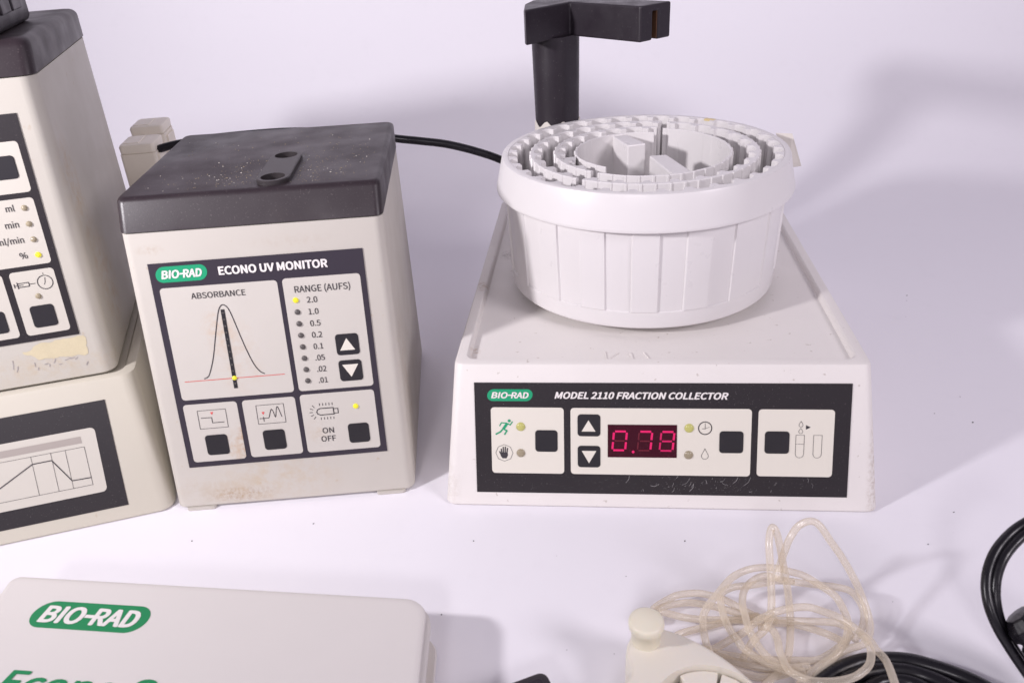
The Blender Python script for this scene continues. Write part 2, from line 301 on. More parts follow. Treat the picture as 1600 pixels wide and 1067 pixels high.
PLUG = [(0.2279, 0.2699, 0.04), (0.2392, 0.2585, 0.03)]
CABLE = [(-0.334, 0.735, 0.1585), (-0.313, 0.73, 0.1615), (-0.2969, 0.735, 0.1644), (-0.2821, 0.74, 0.1657), (-0.2486, 0.745, 0.1677), (-0.1906, 0.745, 0.169), (-0.1383, 0.74, 0.1661), (-0.0926, 0.735, 0.1596), (-0.07, 0.735, 0.156), (-0.0474, 0.735, 0.1518), (-0.022, 0.735, 0.1439), (0.0007, 0.735, 0.1343), (0.0263, 0.735, 0.1184), (0.0548, 0.73, 0.0908)]
SPECKS = [(0.0576, 0.3478), (0.0435, 0.294), (0.0194, 0.2982), (0.3321, 0.5104), (0.2648, 0.3855), (0.3035, 0.4908), (0.3697, 0.6821), (0.365, 0.6717), (0.35, 0.6409), (-0.1735, 0.4142), (-0.1333, 0.4089), (0.2866, 0.3897), (-0.0474, 0.327), (0.0347, 0.3876), (0.0193, 0.3676), (0.066, 0.3736), (0.0969, 0.3738), (0.1142, 0.3735), (0.2367, 0.3595), (0.2777, 0.4508), (0.3243, 0.4772), (-0.0333, 0.3282), (-0.1088, 0.3824), (-0.208, 0.3991), (-0.0075, 0.3633), (0.0867, 0.343), (-0.0305, 0.3844), (0.2135, 0.3331), (0.217, 0.2903), (0.1978, 0.3178), (-0.2415, 0.3865), (-0.1646, 0.3786)]
TAB = [(0.2019, 0.5967, 0.183), (0.2127, 0.5924, 0.183), (0.2158, 0.5754, 0.164), (0.2056, 0.5727, 0.164)]
# crumbs on the paper
mb = MB()
for (x, y) in SPECKS[:9]+SPECKS[10:22:2]+SPECKS[23::3]:
    s_ = R.uniform(.00022, .0006)*(.6+y*.9); e = R.uniform(.5, 1.8); a = R.uniform(0, 3)
    pts = [(x+s_*(e*math.cos(t)*math.cos(a)-math.sin(t)*math.sin(a)), y+s_*(e*math.cos(t)*math.sin(a)+math.sin(t)*math.cos(a))) for t in [k*math.pi/3 for k in range(6)]]
    mb.prism(pts, 0.0001, s_*.6)
tag(mb.build('paper_crumbs', M['crumb']), 'tiny dark crumbs scattered over the white paper', 'crumbs', kind='stuff')

# ------------------------------------------------------------ shared instrument pieces
def tray_base(parent, name, material, wb, wt, lean, depth, H, rim=.0075, deep=.004, r=.006, x_off=0):
    def lp(z, hw, yf, yb, q): return [(x+x_off, y, z) for x, y in rrect(-hw, hw, yf, yb, q, 5)]
    d = depth
    loops = [lp(0.0006, wb/2-.001, .001, d-.001, r), lp(.0016, wb/2, .0005, d, r)]
    loops += [lp(H-.0018, wt/2+.0003, lean*(H-.0018), d-.004, r), lp(H-.0004, wt/2-.0005, lean*H+.0004, d-.005, r), lp(H, wt/2-.0016, lean*H+.0016, d-.006, r)]
    k = rim
    loops += [lp(H, wt/2-k+.001, lean*H+k-.001, d-k-.004, r), lp(H-.0008, wt/2-k, lean*H+k, d-k-.005, r), lp(H-deep, wt/2-k-.0012, lean*H+k+.0012, d-k-.006, r)]
    mb = MB().loft(loops)
    return mb.build(name, material, parent, auto=28)
def face_panel(parent, lean, x0, z0, pts, material, th=.0005):
    a = math.atan(lean)
    mb = MB().prism(mmp(pts), -.0004, th)
    o = mb.build('front_panel', material, parent)
    o.location = (x0, 0, z0); o.rotation_euler = (math.pi/2-a, 0, 0)
    return o
Z1, Z2, Z3 = .00065, .0008, .00095
def field(par, x0, x1, y0, y1, material=None, r=2.2):
    return MB().prism(rrect(x0*MM, x1*MM, y0*MM, y1*MM, r*MM, 5), .0003, Z1).build('cream_field', material or M['field'], par)
def button(par, x0, x1, y0, y1, label=None, tri=None):
    o = MB().prism(rrect(x0*MM, x1*MM, y0*MM, y1*MM, 2.1*MM, 5), .0005, .0011, .0002).build('push_button', M['button'], par)
    if label: o['label'] = label
    if tri: MB().flat(mmp(tri), .0012).build('arrow_mark', M['field'], par)
    return o
def led(par, x, y, r, m_, label=None):
    r *= MM
    o = MB().lathe([(r*1.05, .0005), (r, .0009), (r*.85, .0014), (r*.5, .0018), (r*.05, .0019)], 16, True, True, True, (x*MM, y*MM)).build('indicator_light', M[m_], par)
    if label: o['label'] = label
    return o
def letters(par, body, u0, u1, v0, cap, m_, shear=0, off=.012, z=Z2, name='lettering'):
    return text(MB(), body, u0*MM, u1*MM, v0*MM, cap*MM, z, shear, off).build(name, m_, par)
def badge(par, x0, x1, y0, y1):
    MB().prism(pill(x0*MM, x1*MM, y0*MM, y1*MM, .12), .0003, Z1).build('logo_badge', M['green'], par)
    h = y1-y0
    biorad(MB(), (x0+h*.36)*MM, (x1-h*.34)*MM, (y0+h*.26)*MM, h*.48*MM, Z2).build('badge_lettering', M['white'], par)
def biorad(mb, u0, u1, v, cap, z, xf=None):
    w_ = u1-u0
    text(mb, 'BIO', u0, u0+w_*.435, v, cap, z, .20, .07, xf); text(mb, 'RAD', u0+w_*.535, u1, v, cap, z, .20, .07, xf)
    q = [(u0+w_*a+.2*(b*cap), v+b*cap, z+2e-4*cap) for a, b in ((.43, .40), (.56, .40), (.56, .60), (.43, .60))]
    return mb.add([xf(p) for p in q] if xf else q, [(0, 1, 2, 3)])
def icon(par, mb, m_='ink'): return mb.build('icon', M[m_], par)
def lid(parent, hw, yf, yb, z0, h, lean, r=.005, e=.003):
    def lp(z, ins): return [(x, y, z) for x, y in rrect(-hw+ins, hw-ins, yf+lean*(z-z0)+ins, yb-ins, max(r-ins*.3, .001), 6)]
    ls = [lp(z0, .0012), lp(z0+.0006, .0), lp(z0+h-e, 0)]
    for k in range(1, 6):
        a = math.radians(18*k); ls.append(lp(z0+h-e+e*math.sin(a), e*(1-math.cos(a))))
    return MB().loft(ls).build('lid', M['lid'], parent, auto=40)
def case(parent, m_, wb, wt, lean, db, dt, z0, z1, r=.006):
    def lp(z):
        t = z/z1; hw = (wb+(wt-wb)*t)/2; return [(x, y, z) for x, y in rrect(-hw, hw, lean*z, db+(dt-db)*t, r, 6)]
    ls = [lp(z0)]
    def ins(l, k):
        q = inset([(x, y) for x, y, z in l], k); return [(x, y, l[0][2]) for x, y in q]
    b = lp(z0+.0012)
    ls = [ins(lp(z0), .0012), b]+[lp(z0+(z1-z0)*k/4) for k in range(1, 5)]
    return MB().loft(ls).build('case', M[m_], parent, auto=35)

# ------------------------------------------------------------ fraction collector
fc = empty('fraction_collector', (.08515, .40353, 0), -.11587, 'off-white fraction collector with red digital display and dark arm over a white carousel', 'fraction collector')
LEAN = .02949/.08935
tray_base(fc, 'base_housing', M['coll'], .27, .2534, LEAN, .345, .08935)
mb = MB()
for x0, y0, x1, y1, wd in ((-.032, .0515, -.031, .0405, .0006), (-.031, .0405, -.0235, .050, .0006), (-.016, .050, -.0148, .041, .0016), (-.0075, .0505, -.0035, .040, .001)):
    v_ = Vector((x1-x0, y1-y0)); n_ = Vector((-v_.y, v_.x)).normalized()*wd/2
    mb.prism([(x0+n_.x, y0+n_.y), (x0-n_.x, y0-n_.y), (x1-n_.x, y1-n_.y), (x1+n_.x, y1+n_.y)], .0848, .0860, .0002)
mb.build('moulded_mark', M['coll'], fc)
MB().lathe([(.05, .0850), (.05, .0911), (.001, .0911)], 40, False, True, True, c=(-.0046, .1662)).build('turntable', M['shade'], fc)
pn = face_panel(fc, LEAN, 0, 0, [(-114.2, 10.1), (115.8, 10.5), (115.6, 82.4), (-114.2, 82.3)], M['panel'])
badge(pn, -106, -77.4, 70.5, 78.1)
letters(pn, 'MODEL 2110 FRACTION COLLECTOR', -63.4, 42.4, 72.4, 4.0, M['white'], .24, .070)
field(pn, -104, -58, 23.2, 66.4); field(pn, -53.8, 57, 23.2, 66.3); field(pn, 61, 106.1, 23.5, 66.2)
button(pn, -76.1, -62.0, 37.7, 51.8)
button(pn, -49.4, -35.2, 48.1, 62.3, 'black button with a white up arrow', [(-46.9, 51.3), (-38.2, 51.3), (-42.6, 58.6)])
button(pn, -49.4, -35.2, 27.8, 41.9, 'black button with a white down arrow', [(-46.9, 38.7), (-42.3, 30.6), (-37.7, 38.7)])
button(pn, 37.9, 52.4, 38.2, 52.2); button(pn, 65.2, 79.9, 38.2, 52.4)
led(pn, -85.2, 53.9, 2.8, 'led_dim', 'lit yellow green light'); led(pn, -85.4, 36.6, 2.7, 'led_off')
led(pn, 19.4, 53.9, 2.8, 'led_dim', 'lit yellow green light'); led(pn, 19.4, 36.6, 2.7, 'led_off')
# display
dp = MB().prism(mmp([(-30.6, 34.6), (12.1, 34.7), (12.0, 55.9), (-30.6, 55.8)]), .0003, .0009).build('display_window', M['glass'], pn)
def digit(x, on, mid=''):
    W_, H_, sl = 8.0, 12.2, .09; y0 = 39.3
    P = lambda u, v: ((x+u*W_+v*H_*sl)*MM, (y0+v*H_)*MM)
    seg = dict(a=((.08, 1), (.92, 1)), d=((.08, 0), (.92, 0)), g=((.12, .5), (.88, .5)), f=((0, .94), (0, .56)), b=((1, .94), (1, .56)), e=((0, .44), (0, .06)), c=((1, .44), (1, .06)))
    for k, (p, q) in seg.items():
        s_ = 'seg_on' if k in on else ('seg_mid' if k in mid else 'seg_off')
        o = stroke(MB(), [P(*p), P(*q)], (.0013 if k in on else .0011 if k in mid else .0009), .00105).build('display_segment', M[s_], pn)
        if s_ != 'seg_off': o['label'] = 'lit red display segment'
digit(-27.8, 'abcdef'); digit(-12.2, 'abc'); digit(1.4, 'abc', 'defg')
o = MB().prism(circ(-14.8*MM, 38.3*MM, .0009, 12), .0008, .00105).build('display_point', M['seg_on'], pn)
# icons: runner
mb = MB()
mb.flat(circ(-92.4*MM, 57.7*MM, .0010, 12), Z2)
for pts, wd in (([(-93.6, 56.2), (-96.3, 52.2)], 1.7), ([(-93.5, 56), (-91.8, 55.0), (-90.3, 57.2)], .7), ([(-94.2, 56.2), (-97.4, 56.4), (-98.6, 54.2)], .7),
                ([(-96.2, 52.4), (-94.0, 51.2), (-95.6, 48.6)], .95), ([(-96.6, 52.2), (-98.2, 50.4), (-101.2, 48.8)], .95)):
    stroke(mb, mmp(pts), wd*MM, Z2+.00002*wd)
icon(pn, mb, 'green')
mb = MB(); stroke(mb, mmp(circ(-95.9, 36.6, 5.5, 8)), .00025, Z2, True)
mb.v = [(x, y, z) for x, y, z in mb.v]
icon(pn, mb)
mb = MB(); mb.flat(mmp([(-97.9, 36.9), (-93.9, 36.9), (-93.6, 35.2), (-94.6, 33.0), (-97.2, 33.0), (-98.4, 34.8)]), Z2)
for a, b, wd in (((-97.5, 36.5), (-97.9, 39.4), .75), ((-96.5, 36.5), (-96.6, 40.6), .75), ((-95.4, 36.5), (-95.2, 40.8), .75), ((-94.3, 36.5), (-93.8, 39.9), .75), ((-98.0, 35.6), (-99.0, 37.7), .85)):
    stroke(mb, mmp([a, b]), wd*MM, Z2+.00003)
icon(pn, mb)
mb = MB(); stroke(mb, mmp(circ(29.1, 54.0, 4.0, 28)), .0006, Z2, True); stroke(mb, mmp([(29.1, 57), (29.1, 53.6), (27.2, 53.6)]), .0003, Z2); stroke(mb, mmp([(29.1, 53.6), (31.8, 54.8)]), .0002, Z2+.00002)
icon(pn, mb)
def drop(cx, y0, y1, r): return [(cx, y1)]+[(cx+r*math.cos(a), y0+r+r*math.sin(a)) for a in [math.radians(30-240*k/12) for k in range(13)]]
mb = MB(); stroke(mb, mmp(drop(29.3, 34.0, 40.8, 2.1)), .00025, Z2, True); icon(pn, mb)
mb = MB()
for x0 in (83.7, 94.2):
    stroke(mb, mmp([(x0, 50.1), (x0+5, 50.1), (x0+5, 38.2)]+[(x0+2.5+2.5*math.cos(a), 38.2+2.5*math.sin(a)) for a in [-math.pi*k/8 for k in range(1, 8)]]+[(x0, 38.2)]), .00022, Z2, True)
stroke(mb, mmp([(83.8, 44.4), (88.6, 44.4)]), .00022, Z2+.00002)
stroke(mb, mmp(drop(86.4, 55.3, 58.9, 1.2)), .00022, Z2, True); stroke(mb, mmp(drop(86.4, 51.1, 54.5, 1.2)), .00022, Z2, True)
mb.flat(mmp([(89.4, 56.5), (92.2, 55.1), (89.4, 53.7)]), Z2); icon(pn, mb)
# worn scratches along the lower edge of the panel
mb = MB()
for k in range(34):
    x = R.choice([R.gauss(8, 14), R.gauss(48, 9), R.gauss(22, 10), R.uniform(-80, 100)]); y = R.uniform(11.5, 21.5); a = R.gauss(.5, .6); l = R.expovariate(1/2.6)
    p = [(x, y), (x+l*.5*math.cos(a), y+l*.5*math.sin(a)), (x+l*math.cos(a+.3), y+l*math.sin(a+.3))]
    p = [(min(max(q[0], -112), 113), min(max(q[1], 11), 22.5)) for q in p]
    if (Vector(p[0])-Vector(p[1])).length > .1 and (Vector(p[2])-Vector(p[1])).length > .1: stroke(mb, mmp(p), R.uniform(.00005, .00016), .00056)
for k in range(300):
    x = R.choice([R.gauss(10, 20), R.gauss(50, 10), R.uniform(-112, 113)]); y = R.choice([R.uniform(11, 22), R.uniform(67, 82), R.gauss(16, 2)])
    if -113 < x < 114 and 11 < y < 82 and not 22.8 < y < 66.8: mb.flat(circ(x*MM, y*MM, R.uniform(.00004, .00012), 5), .00056)
tag(mb.build('scratches', M['scr'], pn), kind='stuff')
# post and arm (built in world metres, parented to the collector)
fcm = Matrix.Translation((.08515, .40353, 0)) @ Matrix.Rotation(-.11587, 4, 'Z'); fci = fcm.inverted()
def inw(mb): mb.v = [tuple(fci @ Vector(p)) for p in mb.v]; return mb
cx_, cy_ = .0487, .692
ux = Vector((.688, .726)); uy = Vector((-.726, .688))
def colp(hw, hl, r, z): return [(cx_+ux.x*a+uy.x*b, cy_+ux.y*a+uy.y*b, z) for a, b in rrect(-hl, hl, -hw, hw, r, 6)]
mb = MB().loft([colp(.0145, .019, .0135, .08), colp(.0146, .0192, .0136, .165), colp(.0158, .0205, .0146, .2462)], smooth=False)
inw(mb).build('support_post', M['dark'], fc, auto=40)
A_, E_, T_, R_ = Vector((.0225, .650)), Vector((.060, .688)), Vector((.107, .635)), Vector((.1333, .656))
A2, O_ = Vector((.0250, .690)), Vector((.0600, .7290))
outl = [A_+Vector((.0045, .0047)), E_, T_, R_, O_, Vector((.0470, .7250)), Vector((.0320, .7120)), A2, Vector((.0228, .6560)), A_+Vector((.0012, .0008))]
arm = inw(MB().prism([(p.x, p.y) for p in outl], .2452, .2704)).build('drop_arm', M['dark'], fc)
dT = (E_-T_).normalized(); wT = (R_-T_)
s0, s1 = T_+wT*.40-dT*.01, T_+wT*.57-dT*.01
cut = inw(MB().prism([(p.x, p.y) for p in (s0, s1, s1+dT*.026, s0+dT*.026)], .24, .2655)).build('cutter', M['rust'], fc)
bo = arm.modifiers.new('b', 'BOOLEAN'); bo.object = cut; bo.operation = 'DIFFERENCE'; bo.solver = 'EXACT'
me = bpy.data.meshes.new_from_object(arm.evaluated_get(bpy.context.evaluated_depsgraph_get()))
arm.modifiers.clear(); arm.data = me; bpy.data.objects.remove(cut)
bv = arm.modifiers.new('bevel', 'BEVEL'); bv.width = .0014; bv.segments = 3; bv.limit_method = 'ANGLE'; bv.angle_limit = math.radians(35)
# rusty insert lining the far side of the arm slot
q0, q1 = T_+wT*.545+dT*.0008, T_+wT*.569+dT*.0008
inw(MB().prism([(p.x, p.y) for p in (q0, q1, q1+dT*.015, q0+dT*.015)], .2462, .2654)).build('slot_insert', M['rust'], fc)
# torn label round the foot of the post
mb = MB(); n = 48; z0 = .085; ins_ = []; base_ = []; top_ = []
ring = [(cx_+ux.x*a+uy.x*b, cy_+ux.y*a+uy.y*b) for a, b in rrect(-.0203, .0203, -.0157, .0157, .0148, 11)]
n = len(ring)
zig = [z_+.0103 for z_ in (.164, .171, .165, .1725, .1650, .172, .1655, .1735, .165, .171, .1655, .172, .165, .1715)]
def zt(i):
    f = i/n*len(zig); a = int(f) % len(zig); t = f-int(f); return zig[a]*(1-t)+zig[(a+1) % len(zig)]*t
mid = Vector((cx_, cy_))
inn = [tuple(mid+(Vector(p)-mid)*.975) for p in ring]
mb.loft([[(x, y, z0) for x, y in ring], [(x, y, zt(i)) for i, (x, y) in enumerate(ring)], [(x, y, zt(i)) for i, (x, y) in enumerate(inn)], [(x, y, z0) for x, y in inn]], False, False)
inw(mb).build('torn_label', M['torn'], fc)

# ------------------------------------------------------------ carousel
ca = empty('tube_carousel', (.0998, .5692, 0), -.11587, 'round white tube carousel with concentric toothed walls sitting on the collector base', 'carousel')
n = 360
def panel_r(a, r, amp):
    k = (a*36/(2*math.pi)) ; f = k % 2
    e = .045
    if f < e: t = f/e
    elif f < 1: t = 1
    elif f < 1+e: t = 1-(f-1)/e
    else: t = 0
    return r+amp*(t-.5)*.75
ang = []
for k in range(36):
    for t in (0, .045, .3, .6, .9): ang.append((k+t)*2*math.pi/36+.06)
def loop(r, z, amp=0): return [(panel_r(a-.06, r, amp)*math.cos(a), panel_r(a-.06, r, amp)*math.sin(a), z) for a in ang]
mb = MB().loft([loop(.0925, .0914), loop(.0946, .0918), loop(.0957, .0930), loop(.0961, .0955), loop(.0964, .1040), loop(.0964, .1046, .0016), loop(.0984, .1600, .0016), loop(.0984, .1625, .0016)], True, False)
mb.build('bucket', M['car'], ca, auto=25)
MB().lathe([(.0990, .1620), (.1035, .1612), (.1041, .1618), (.1043, .1628), (.1041, .1640), (.1018, .1740), (.0997, .1838), (.0993, .1846), (.0986, .1849), (.0953, .1849), (.0953, .1840)], 128).build('rim_band', M['car'], ca, auto=24)
MB().lathe([(.0960, .1047), (.001, .1047)], 64, False, cap1=True).build('bucket_floor', M['car'], ca)
def saw(a, nt, ph=0):
    # moulded scallops: narrow flat cusps between hollow tube seats (0 = cusp, 1 = bottom of the seat)
    f = (a*nt/(2*math.pi)+ph) % 1.0
    if f < .26: return 0
    t = (f-.26)/.74*2-1
    return .30+.70*math.sqrt(max(0, 1-t*t)) if abs(t) < .97 else .12
def rib(a, nt):
    f = (a*nt/(2*math.pi)) % 1.0
    return 1 if f < .84 else 0
def ringwall(ro, ri, no, ao, ni, ai, a0, a1, z0, z1, steps, ph=0):
    mb = MB(); A = [a0+(a1-a0)*k/steps for k in range(steps+1)]
    full = abs(a1-a0-2*math.pi) < 1e-6
    if full: A = A[:-1]
    def c(a, r, z): return (r*math.cos(a), r*math.sin(a), z)
    Ro = [ro-(ao*rib(a, no) if no else 0) for a in A]; Ri = [ri+(ai*saw(-a, ni, ph) if ni else 0) for a in A]
    k = len(A); e = .0005
    L = [[c(a, r, z0) for a, r in zip(A, Ro)], [c(a, r, z1-e) for a, r in zip(A, Ro)], [c(a, r-e, z1) for a, r in zip(A, Ro)],
         [c(a, r+e, z1) for a, r in zip(A, Ri)], [c(a, r, z1-e) for a, r in zip(A, Ri)], [c(a, r, z0) for a, r in zip(A, Ri)]]
    mb.loft(L, False, False, False, full)
    if not full:
        o = len(mb.v)-6*k
        for q in (0, k-1): mb.f.append(tuple(o+j*k+q for j in range(6))); mb.s.append(False)
    return mb.build('ring_wall', M['car'], ca, auto=30)
D = math.radians
ZT = .1848
ringwall(.0954, .0890, 0, 0, 34, .0056, 0, 2*math.pi, .1046, ZT, 1020)
g1, g2 = D(-90-33.5), D(-90+180-15)
h = D(1.7)
ringwall(.0802, .0718, 54, .0007, 27, .0050, g1+h, g2-h, .1046, ZT, 460, .3)
ringwall(.0802, .0718, 54, .0007, 27, .0050, g2+h, g1+2*math.pi-h, .1046, ZT, 460, .1)
ringwall(.0618, .0592, 42, .0006, 12, .0006, g1+h*1.3, g2-h*1.3, .1046, ZT-.0006, 380, .3)
ringwall(.0632, .0552, 42, .0007, 21, .0048, g2+h*1.3, g1+2*math.pi-h*1.3, .1046, ZT, 380, .1)
ringwall(.0486, .0462, 30, .0006, 10, .0006, g2+h*1.2, g1+2*math.pi-h*.2, .1046, ZT-.0006, 240, .2)
# flat web between the two inner walls
mb = MB(); a0, a1 = D(194), D(214)
mb.prism([(.0480*math.cos(a0), .0480*math.sin(a0)), (.0575*math.cos(a0), .0575*math.sin(a0)), (.0575*math.cos((a0+a1)/2), .0575*math.sin((a0+a1)/2)), (.0575*math.cos(a1), .0575*math.sin(a1))], .1046, ZT-.0012)
mb.build('web', M['car'], ca)
caI = (Matrix.Translation((.0998, .5692, 0)) @ Matrix.Rotation(-.11587, 4, 'Z')).inverted()
for pts, zt_, zs in (([(-.0153, .0437), (-.0064, .0518), (.0055, .0198), (-.0083, .0166)], .1830, 0), ([(.0073, .0150), (.0198, .0154), (.0294, -.0310), (.0150, -.0334)], .1752, 0)):
    P = [(x+.0998, y+.5692) for x, y in pts]
    mb = MB().prism(P, .1046, zt_); mb.v = [tuple(caI @ Vector(p)) for p in mb.v]
    mb.build('hub_block', M['car'], ca, bevel=.0009)
# stained tooth tops and the loose tab
mb = MB(); a0, a1 = D(52), D(57)
mb.prism([(r*math.cos(a), r*math.sin(a)) for r, a in ((.0935, a0), (.0976, a0), (.0976, a1), (.0935, a1))], ZT-.001, ZT+.0002); mb.build('yellow_stain', M['car_y'], ca)
mb = MB(); q = [Vector(p) for p in TAB]; nn = (q[1]-q[0]).cross(q[3]-q[0]).normalized()*.0006
mb.add([tuple(p) for p in q]+[tuple(p+nn) for p in q], [(0, 1, 2, 3), (7, 6, 5, 4), (0, 4, 5, 1), (1, 5, 6, 2), (2, 6, 7, 3), (3, 7, 4, 0)])
mb.v = [tuple(caI @ Vector(p)) for p in mb.v]; mb.build('loose_tab', M['torn'], ca)

# ------------------------------------------------------------ UV monitor
uvm = empty('absorbance_monitor', (-.14841, .43215, 0), .04398, 'cream box monitor with dusty dark grey lid and a peak graph on its front panel', 'monitor')
LM = .03128/.18237
case(uvm, 'cream_m', .15645, .1546, LM, .19666, .18588, .002, .1822)
l_ = lid(uvm, .0775, LM*.1824-.0005, .1862, .1824, .0196, .41)
# pad with two cell ports on the lid
mb = MB(); zp0, zp1 = .2018, .2047; c1, c2, hr, pr_ = (.0128, .0995), (.0128, .0525), .0073, .0100
out = []
for k in range(25): a = math.radians(k*180/24); out.append((c1[0]+pr_*math.cos(a), c1[1]+pr_*math.sin(a)))
for k in range(25): a = math.radians(180+k*180/24); out.append((c2[0]+pr_*math.cos(a), c2[1]+pr_*math.sin(a)))
holes = [circ(c1[0], c1[1], hr, 28), circ(c2[0], c2[1], hr, 28)]
bm = bmesh.new()
def ringe(pts, z):
    v_ = [bm.verts.new((x, y, z)) for x, y in pts]; return v_, [bm.edges.new((v_[i], v_[(i+1) % len(v_)])) for i in range(len(v_))]
es = []; rings = []
pin = inset(out, .0006)
vo, e_ = ringe(pin, zp1); es += e_
for hp in holes: v_, e_ = ringe(hp, zp1); es += e_; rings.append(v_)
bmesh.ops.triangle_fill(bm, use_beauty=True, use_dissolve=False, edges=es)
vb = [bm.verts.new((x, y, zp0)) for x, y in out]; vm = [bm.verts.new((x, y, zp1-.0006)) for x, y in out]
for a_, b_ in ((vb, vm), (vm, vo)):
    for i in range(len(out)): j = (i+1) % len(out); bm.faces.new((a_[i], a_[j], b_[j], b_[i]))
for hp, v_ in zip(holes, rings):
    dn = [bm.verts.new((x, y, zp1-.0135)) for x, y in hp]
    for i in range(28): j = (i+1) % 28; bm.faces.new((v_[j], v_[i], dn[i], dn[j]))
    bm.faces.new(dn)
me = bpy.data.meshes.new('port_pad'); bm.to_mesh(me); bm.free(); me.materials.append(M['pad'])
pad = bpy.data.objects.new('port_pad', me); COL.objects.link(pad); pad.parent = l_
# cut matching wells into the lid so the ports are real holes
cb = MB()
for hp in holes: cb.prism(inset(hp, -.0004), .1905, .21)
cut = cb.build('cutter', M['shade'], uvm)
bo = l_.modifiers.new('b', 'BOOLEAN'); bo.object = cut; bo.operation = 'DIFFERENCE'; bo.solver = 'EXACT'
me = bpy.data.meshes.new_from_object(l_.evaluated_get(bpy.context.evaluated_depsgraph_get())); l_.modifiers.clear(); l_.data = me; bpy.data.objects.remove(cut)
for x in (-.0625, .0625):
    MB().prism(rrect(x-.0095, x+.0095, -.0005, .014, .002), 0.0002, .0024).build('foot', M['cream_m'], uvm)
    MB().prism(rrect(x-.0095, x+.0095, .17, .185, .002), 0.0002, .0024).build('foot', M['cream_m'], uvm)
pm = face_panel(uvm, LM, 0, 0, [(-64.8, 31.3), (63.2, 31.7), (63.1, 166.7), (-64.6, 166.4)], M['panel_m'])
badge(pm, -61, -30.5, 154.5, 164.2)
letters(pm, 'ECONO UV MONITOR', -23.5, 41.0, 157.0, 4.7, M['white'], 0, .072)
fm = M['field_m']
field(pm, -60.5, 9.6, 78.1, 151.1, fm); field(pm, 12.7, 59.7, 78.2, 151.6, fm); field(pm, -61, -27.4, 34.9, 75, fm); field(pm, -24.1, 9.2, 35.2, 75, fm); field(pm, 12.3, 59.3, 35.1, 75.6, fm)
letters(pm, 'ABSORBANCE', -42.6, -10.2, 143.3, 3.6, M['ink']); letters(pm, 'RANGE (AUFS)', 19.4, 52.9, 142.4, 4.0, M['ink'])
curve = [(-44.4, 91.6), (-42, 92.6), (-40.2, 95.2), (-36.3, 105.4), (-31.7, 122.3), (-28.6, 133.1), (-26.7, 137.1), (-24.6, 138.3), (-22.1, 135.9), (-20.1, 129.0), (-16.4, 112.4), (-12.8, 99.9), (-9.6, 94.0), (-6.7, 91.9)]
cpts = [(p.x, p.y) for p in catmull([(a, b, 0) for a, b in curve], 5)]
icon(pm, stroke(MB(), mmp(cpts), .00062, Z2))
icon(pm, stroke(MB(), mmp([(-56.6, 90.5), (5.5, 90.6)]), .00045, Z2), 'redline')
slot = MB().prism(mmp([(-27.1, 83.8), (-24.8, 83.8), (-24.4, 135.4), (-26.7, 135.4)]), .0005, .0009).build('light_slot', M['button'], pm)
mb = MB()
for k in range(12): mb.flat(circ(-25.9*MM+.00003*k, (87+k*4.2)*MM, .0006, 8), .00092)
mb.build('slot_lamp', M['led_dark'], pm)
led(pm, -25.8, 90.7, 1.5, 'led_on', 'lit yellow light')
for k, (t, wd) in enumerate((('2.0', 6.3), ('1.0', 6.0), ('0.5', 6.2), ('0.2', 6.2), ('0.1', 5.8), ('.05', 5.8), ('.02', 5.8), ('.01', 5.6))):
    y = 137.6-k*7.53
    led(pm, 19.1, y, 1.75, 'led_on' if k == 0 else 'led_dark', 'lit yellow light' if k == 0 else None)
    letters(pm, t, 25.8, 25.8+wd, y-2.0, 3.6, M['ink'])
button(pm, 39.6, 53.9, 100.1, 113.9, 'black button with a cream up arrow', [(41.8, 103.3), (51.2, 103.3), (46.5, 111.2)])
button(pm, 39.5, 53.9, 82.7, 96.6, 'black button with a cream down arrow', [(41.8, 93.8), (46.7, 85.4), (51.8, 93.8)])
mb = MB(); stroke(mb, mmp([(-52.9, 57.9), (-35.2, 57.9), (-35.0, 70.4), (-52.7, 70.4)]), .0003, Z2, True); stroke(mb, mmp([(-51.2, 65.3), (-44.5, 65.3), (-44.5, 61.6), (-37.1, 61.6)]), .00045, Z2); icon(pm, mb)
icon(pm, MB().flat(mmp([(-44.9, 69), (-44.0, 67.0), (-42.9, 69)]), Z2), 'red')
mb = MB(); stroke(mb, mmp([(-16, 58), (1.4, 58), (1.5, 70.9), (-15.8, 70.9)]), .0003, Z2, True)
wv = [(-14.8, 61.8), (-9.6, 61.8), (-8.6, 62.5), (-7.2, 66.5), (-6.4, 67.6), (-5.6, 66.0), (-4.9, 62.6), (-4.4, 62.6), (-3.4, 67.5), (-2.6, 69.2), (-1.9, 67.5), (-.6, 62)]
stroke(mb, mmp([(p.x, p.y) for p in catmull([(a, b, 0) for a, b in wv], 3)]), .00045, Z2); stroke(mb, mmp([(-12.2, 62.8), (-12.2, 59.6)]), .00045, Z2+.00002); icon(pm, mb)
icon(pm, MB().flat(mmp([(-12.9, 66.2), (-12.0, 64.2), (-11.0, 66.2)]), Z2), 'red')
button(pm, -51.2, -37.1, 39.2, 53.2); button(pm, -14.5, -.5, 39.6, 53.4); button(pm, 39.9, 53.3, 39.7, 53.2)
mb = MB(); stroke(mb, mmp([(32.4, 60.9), (24, 60.9), (22.3, 61.6), (21.6, 63), (22.3, 64.6), (24, 65.4), (32.4, 65.4)]), .0006, Z2, True); stroke(mb, mmp([(32.4, 61.5), (35.2, 61.5), (35.2, 64.6), (32.4, 64.6)]), .0005, Z2+.00002)
for k in range(5): x = 24+k*2.0; stroke(mb, mmp([(x, 67.2), (x+.1, 69)]), .0004, Z2); stroke(mb, mmp([(x, 59.2), (x-.1, 57.6)]), .0004, Z2)
